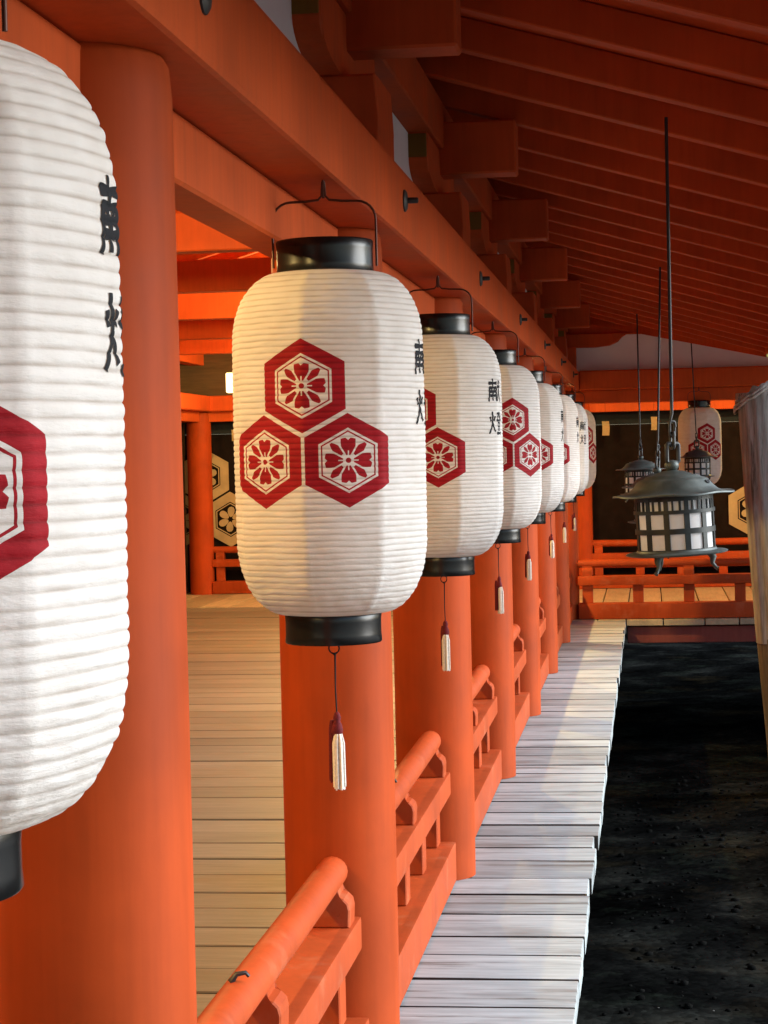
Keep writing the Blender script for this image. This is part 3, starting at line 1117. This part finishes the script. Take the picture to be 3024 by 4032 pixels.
# ------------------------------------------------------------------ iron hanging lanterns
def make_iron(label, loc, rod_top, tilt=(.0, -.042, .3)):
    """origin at the middle of the brim; rod_top = height of the rafter above it"""
    t = thing('iron_lantern', label, 'hanging lantern', loc, 'iron lanterns hung under the eaves', tilt)
    RB = .133
    zt, zb = -.012, -.196
    # lobed brim and roof
    bmk = bmesh.new()
    prof = [(.208, -.001), (.206, .004), (.176, .005), (.154, .011), (.137, .026), (.121, .046), (.110, .053), (.096, .056), (.092, .062), (.068, .066), (.044, .076), (.020, .082)]
    n = 72
    rings = []
    for j, (r, z) in enumerate(prof):
        ring = []
        for i in range(n):
            a = 2 * PI * i / n
            lob = 1 + (.05 * abs(math.sin(3 * a)) ** .6 - .05) * (1 if j < 3 else 0)
            dz = .0022 * math.cos(6 * a) if j < 3 else 0
            ring.append(bmk.verts.new((r * lob * math.cos(a), r * lob * math.sin(a), z + dz)))
        rings.append(ring)
    under = [bmk.verts.new((v.co.x * .55, v.co.y * .55, -.006)) for v in rings[0]]
    rings = [under] + rings
    for a, b in zip(rings, rings[1:]):
        for i in range(n):
            bmk.faces.new((a[i], a[(i + 1) % n], b[(i + 1) % n], b[i]))
    bmk.faces.new(rings[-1]); bmk.faces.new(rings[0][::-1])
    rf = obj('lantern_roof', bmk, M_PATINA, t, smooth=50)
    for a in (-.75, 1.4):
        o = obj('vent_hole', prism([(-.014, .004), (.014, .004), (.011, -.006), (0, -.010), (-.011, -.006)], 'X', -.002, .002), M_INK, rf,
                (.1285 * math.cos(a), .1285 * math.sin(a), .040))
        o.rotation_euler = (0, -.45, a)
    # knob and link
    kb = obj('knob', lathe([(.008, .078), (.018, .083), (.024, .093), (.024, .104), (.016, .113), (.006, .117)], 20), M_PATINA, t, smooth=60)
    # lattice body
    bmk = bmesh.new()
    def band(z0, z1, r0, r1):
        lathe_ring = [(r0, z0), (r1, z0), (r1, z1), (r0, z1)]
        m_ = 60
        rr = []
        for r, z in lathe_ring:
            rr.append([bmk.verts.new((r * math.cos(2 * PI * i / m_), r * math.sin(2 * PI * i / m_), z)) for i in range(m_)])
        for q in range(4):
            a, b = rr[q], rr[(q + 1) % 4]
            for i in range(m_):
                bmk.faces.new((a[i], a[(i + 1) % m_], b[(i + 1) % m_], b[i]))
    def upright(a, w, z0, z1, r0=RB - .005, r1=RB + .001):
        q = []
        for z in (z0, z1):
            for r in (r0, r1):
                for s in (-.5, .5):
                    aa = a + s * w / RB
                    q.append(bmk.verts.new((r * math.cos(aa), r * math.sin(aa), z)))
        for f in ((0, 1, 3, 2), (4, 6, 7, 5), (0, 4, 5, 1), (2, 3, 7, 6), (0, 2, 6, 4), (1, 5, 7, 3)):
            bmk.faces.new([q[i] for i in f])
    band(-.020, zt + .014, RB - .006, RB + .0005)
    band(-.063, -.051, RB - .004, RB + .005)
    band(-.131, -.113, RB - .004, RB + .003)
    band(-.196, -.184, RB - .004, RB + .0015)
    for i in range(12):
        a = 2 * PI * i / 12
        upright(a, .019, -.190, -.055)
        upright(a, .015, -.056, -.010)
        for s in (-1, 1):
            upright(a + s * .166 + .005, .0065, -.056, -.010)
        upright(a + .2618 - .088, .0055, -.056, -.010)
        upright(a + .2618 + .088, .0055, -.056, -.010)
    obj('lattice_body', bmk, M_LATTICE, t, smooth=25)
    obj('paper_shade', lathe([(RB - .0045, -.195), (RB - .0045, -.012)], 60, cap=False), M_PANE, t, smooth=True)
    # foot plate and legs
    bmk = bmesh.new()
    prof = [(.02, -.203), (.160, -.206), (.172, -.203), (.174, -.199), (.168, -.196), (.138, -.193), (.134, -.186), (.02, -.186)]
    lathe(prof, 60, bmk)
    obj('foot_plate', bmk, M_PATINA, t, smooth=40)
    for i in range(3):
        a = i * 2 * PI / 3 - .35
        c = [(.112, 0, -.202), (.122, 0, -.222), (.118, 0, -.242), (.130, 0, -.258), (.137, 0, -.262)]
        g = obj('leg', tube([(p[0] * math.cos(a), p[0] * math.sin(a), p[2]) for p in c], [.015, .012, .007, .006, .008], 8), M_PATINA, t, smooth=60)
    # shackle, links and rod (kept upright)
    inv = Quaternion((1, 0, 0, 0))
    def rect_link(zc, w, h, rad, rot):
        q = [(-w, 0, -h), (w, 0, -h), (w, 0, h), (-w, 0, h)]
        pts = []
        for i in range(4):
            A, B = Vector(q[i]), Vector(q[(i + 1) % 4])
            for s in range(4):
                pts.append(A.lerp(B, .08 + .84 * s / 3))
        bmk = tube(pts, rad, 7, closed=True)
        bmesh.ops.rotate(bmk, matrix=Matrix.Rotation(rot, 3, 'Z'), verts=bmk.verts)
        bmesh.ops.translate(bmk, vec=(0, 0, zc), verts=bmk.verts)
        return bmk
    obj('shackle', rect_link(.140, .025, .032, .0075, .35), M_IRON, t, smooth=50)
    obj('chain_link', rect_link(.184, .010, .027, .0055, 1.9), M_IRON, t, smooth=50)
    obj('chain_link', rect_link(.222, .010, .025, .0050, .3), M_IRON, t, smooth=50)
    rd = obj('hanger_rod', tube([(.012, 0, .228), (.010, 0, .246), (-.006, 0, .249), (0, 0, .275), (0, 0, rod_top)], [.004, .005, .005, .0062, .0062], 8), M_IRON, t, smooth=50)
    q = t.rotation_euler.to_quaternion().inverted() @ Quaternion((0, 0, 1), t.rotation_euler.z)
    for c in t.children:
        if c.name.split('.')[0] in ('shackle', 'chain_link', 'hanger_rod'):
            c.rotation_mode = 'QUATERNION'
            c.rotation_quaternion = q
    return t
i0 = make_iron('large grey green iron lantern with square white panes hanging over the dark water side', (.082, 7.0, 1.492), 1.28)
for (loc, s, lab, rz_) in (((.048, 11.9, 1.430), 1, 'iron lantern directly behind the large iron one, only its roof showing', .9),
                           ((-.062, 16.8, 1.492), 1, 'dark iron lantern left of and farther than the large iron one', 1.7),
                           ((.455, 19.2, 1.575), .9, 'small dark iron lantern hanging in front of the lone yellowish paper lantern', 2.3)):
    c = copy_tree(i0)
    c.location = loc
    c.scale = (s, s, s)
    c.rotation_euler = (0, .01, rz_)
    tag(c, lab)

# ------------------------------------------------------------------ weathered post at the right
wp = thing('weathered_post', 'tall weathered grey wooden post with a ragged top at the right edge', 'post', (1.06, 17.2, GZ))
bmk = bmesh.new()
rings = []
nz, nt = 60, 72
zb_, zt_ = .02 - GZ, 2.14 - GZ
for j in range(nz + 1):
    f = j / nz
    ring = []
    for i in range(nt):
        a = 2 * PI * i / nt
        z = zb_ + (zt_ - zb_) * f
        fold = .013 * mnoise.noise(Vector((math.cos(a) * 5, math.sin(a) * 5, z * .35))) + .004 * mnoise.noise(Vector((math.cos(a) * 13, math.sin(a) * 13, z * .8)))
        r = .205 - .012 * (1 - f) + fold + .024 * max(0, (f - .955) / .045) ** 1.5
        if f > .985:
            z += .05 * mnoise.noise(Vector((math.cos(a) * 4, math.sin(a) * 4, 9))) + .05 * math.cos(a + .3) * 2.6 + .02 * mnoise.noise(Vector((math.cos(a) * 12, math.sin(a) * 12, 5)))
        ring.append(bmk.verts.new((r * math.cos(a) - .055 * (z - zb_), r * math.sin(a), z)))
    rings.append(ring)
for a, b in zip(rings, rings[1:]):
    for i in range(nt):
        bmk.faces.new((a[i], a[(i + 1) % nt], b[(i + 1) % nt], b[i]))
top = [bmk.verts.new((v.co.x * .6 + .4 * (-.055 * (zt_ - zb_)), v.co.y * .6, v.co.z - .06)) for v in rings[-1]]
for i in range(nt):
    bmk.faces.new((rings[-1][i], rings[-1][(i + 1) % nt], top[(i + 1) % nt], top[i]))
bmk.faces.new(top)
obj('post_sleeve', bmk, M_POST, wp, smooth=50)
bmk = bmesh.new()
for j in range(2):
    pts = []
    for i in range(16):
        a = PI * .55 + i / 15 * PI * 1.15
        pts.append(((.225) * math.cos(a) - .055 * (zt_ - zb_), .225 * math.sin(a), zt_ - .035 - .03 * j + .13 * math.cos(a + .3) + .008 * math.sin(i * 2.1)))
    tube(pts, .011, 6, bmk)
obj('ragged_collar', bmk, M_POST, wp, smooth=60)
rows = [(.165, -.15), (.170, .5), (.178, .9), (.186, 1.22), (.19, 1.36)]
bmk = lathe(rows, 40)
for v in bmk.verts:
    v.co.x += .008 * mnoise.noise(v.co * 7)
    v.co.y += .008 * mnoise.noise(v.co * 7 + Vector((3, 1, 2)))
    v.co.x -= .055 * (v.co.z - zb_)
obj('post_foot', bmk, M_POSTLOW, wp, smooth=50)

# ------------------------------------------------------------------ far curtain with crests, tags, lamps
cu = thing('crest_curtain', 'dark curtain with beige hexagon flower crests behind the far railing', 'curtain', (0, 24.95, 0))
def curtain_part(z0, z1, mat, name, dy=0):
    bmk = bmesh.new()
    prev = None
    for i in range(371):
        x = -8.5 + i * .06
        y = dy + .012 * math.sin(x * 4.1) + .008 * math.sin(x * 9.7)
        row = (bmk.verts.new((x, y, z0)), bmk.verts.new((x, y, z1)))
        if prev:
            bmk.faces.new((prev[0], row[0], row[1], prev[1]))
        prev = row
    r = bmesh.ops.extrude_face_region(bmk, geom=bmk.faces[:])
    bmesh.ops.translate(bmk, vec=(0, .012, 0), verts=[g for g in r['geom'] if isinstance(g, bmesh.types.BMVert)])
    return obj(name, bmk, mat, cu, smooth=30)
curtain_part(-.05, 1.975, M_CURT, 'curtain_cloth')
curtain_part(1.976, 2.40, M_CURTTOP, 'curtain_band', -.004)
def hexpts(cx, cz, R): return [(cx + R * math.sin(i * PI / 3), cz + R * math.cos(i * PI / 3)) for i in range(6)]
def crest(cx, cz, R):
    bmk = bmesh.new()
    yf = -.034
    def ringf(Ro, Ri, y):
        A = [bmk.verts.new((x, y, z)) for x, z in hexpts(cx, cz, Ro)]
        B = [bmk.verts.new((x, y, z)) for x, z in hexpts(cx, cz, Ri)]
        for i in range(6):
            bmk.faces.new((A[i], A[(i + 1) % 6], B[(i + 1) % 6], B[i]))
    ringf(R, R * .64, yf)
    ringf(R * .60, R * .56, yf)
    for i in range(6):
        a = i * PI / 3 + .1
        pts = []
        for s in range(13):
            t = s / 12 * 2 * PI
            rr = R * .27 + R * .19 * math.cos(t)
            ww = R * .125 * math.sin(t) * (1 + .25 * math.cos(t))
            pts.append((cx + rr * math.sin(a) + ww * math.cos(a), cz + rr * math.cos(a) - ww * math.sin(a)))
        bmk.faces.new([bmk.verts.new((x, yf - .001 * i, z)) for x, z in pts[:-1]])
    r = bmesh.ops.extrude_face_region(bmk, geom=bmk.faces[:])
    bmesh.ops.translate(bmk, vec=(0, .006, 0), verts=[g for g in r['geom'] if isinstance(g, bmesh.types.BMVert)])
    obj('crest_print', bmk, M_CREST, cu)
R6 = .345
for cxx in (-5.50, 1.56):
    crest(cxx, 1.45, R6)
    crest(cxx - R6 * .895, .91, R6)
    crest(cxx + R6 * .895, .91, R6)

tag0 = None
for i, (x, z, w, h) in enumerate(((-.50, 2.01, .085, .17), (.075, 2.05, .075, .16), (-5.02, 2.02, .06, .14))):
    bmk = bmesh.new()
    prev = None
    for j in range(7):
        zz = -h * j / 6
        y = .012 * math.sin(j * .9 + i)
        row = [bmk.verts.new((-w / 2 + .006 * math.sin(j * .5), y, zz)), bmk.verts.new((w / 2 + .006 * math.sin(j * .5), y + .006, zz))]
        if prev:
            bmk.faces.new((prev[0], prev[1], row[1], row[0]))
        prev = row
    r = bmesh.ops.extrude_face_region(bmk, geom=bmk.faces[:])
    bmesh.ops.translate(bmk, vec=(0, .002, 0), verts=[g for g in r['geom'] if isinstance(g, bmesh.types.BMVert)])
    o = thing('paper_tag', ['tan paper tag hanging under the far beam beside the last lanterns', 'tan paper tag hanging under the far beam beside the iron lantern chain', 'small tan tag hanging beside the far left orange pillar'][i],
              'paper tag', (x, 24.42, z), 'tan paper tags under the far beam')
    obj('paper_strip', bmk, M_TAG, o, smooth=50)
    obj('thread', tube([(0, 0, -.004), (0, .02, .24)], .002, 5), M_INK, o)

# lit corridor lamps
def lamp(label, loc, watt, size=1.0):
    t = thing('ceiling_lamp', label, 'lamp', loc, 'lit lamps hung in the corridor')
    obj('lamp_shade', lathe([(.03, -.10), (.085, -.09), (.10, 0), (.085, .09), (.03, .10)], 20), M_LIT, t, smooth=40)
    obj('lamp_cap', lathe([(.034, .101), (.04, .115), (.012, .125), (.004, .30)], 12), M_IRON, t, smooth=40)
    L = bpy.data.lights.new('lamp_light', 'POINT')
    L.energy = watt
    L.color = LAMP_COL
    L.shadow_soft_size = .035
    lo = bpy.data.objects.new('lamp_light', L)
    COL.objects.link(lo)
    lo.parent = t
    lo.location = (0, 0, -.24)
    return t
lamp('warm lamp hung in the bay beside the viewer', (-2.6, .9, 2.90), LAMP_W * .5)
lamp('warm lamp hung in the near bay of the corridor', (-2.5, 3.8, 2.90), LAMP_W * .7)
lamp('warm lamp hung between the third and fourth cross beams', (-2.5, 8.4, 2.90), LAMP_W * .45)
lamp('warm lamp hung between the fifth and sixth cross beams', (-1.80, 13.9, 2.90), LAMP_W * 1.1)
lamp('warm lamp hung before the last cross beam', (-1.80, 18.7, 2.90), LAMP_W * 1.5)
lamp('warm lamp hung inside the far wing', (2.6, 22.4, 2.9), LAMP_W * 1.2)
lamp('warm lamp hung at the left of the far wing', (-3.5, 22.6, 2.9), LAMP_W * .7)

t = thing('lit_paper_sign', 'small glowing paper sign lantern with a black brush mark left of the central lantern', 'sign lantern', (-4.10, 20.0, 2.52))
obj('sign_paper', box(-.07, .07, -.05, .05, -.20, 0, .01), M_LIT, t)
obj('brush_mark', prism([(.010, -.150), (.022, -.130), (.040, -.112), (.058, -.085), (.050, -.115), (.035, -.135), (.020, -.160)], 'Y', -.0535, -.0515), M_INK, t)
obj('hanger', tube([(0, 0, 0), (0, .0, .22)], .004, 6), M_IRON, t)
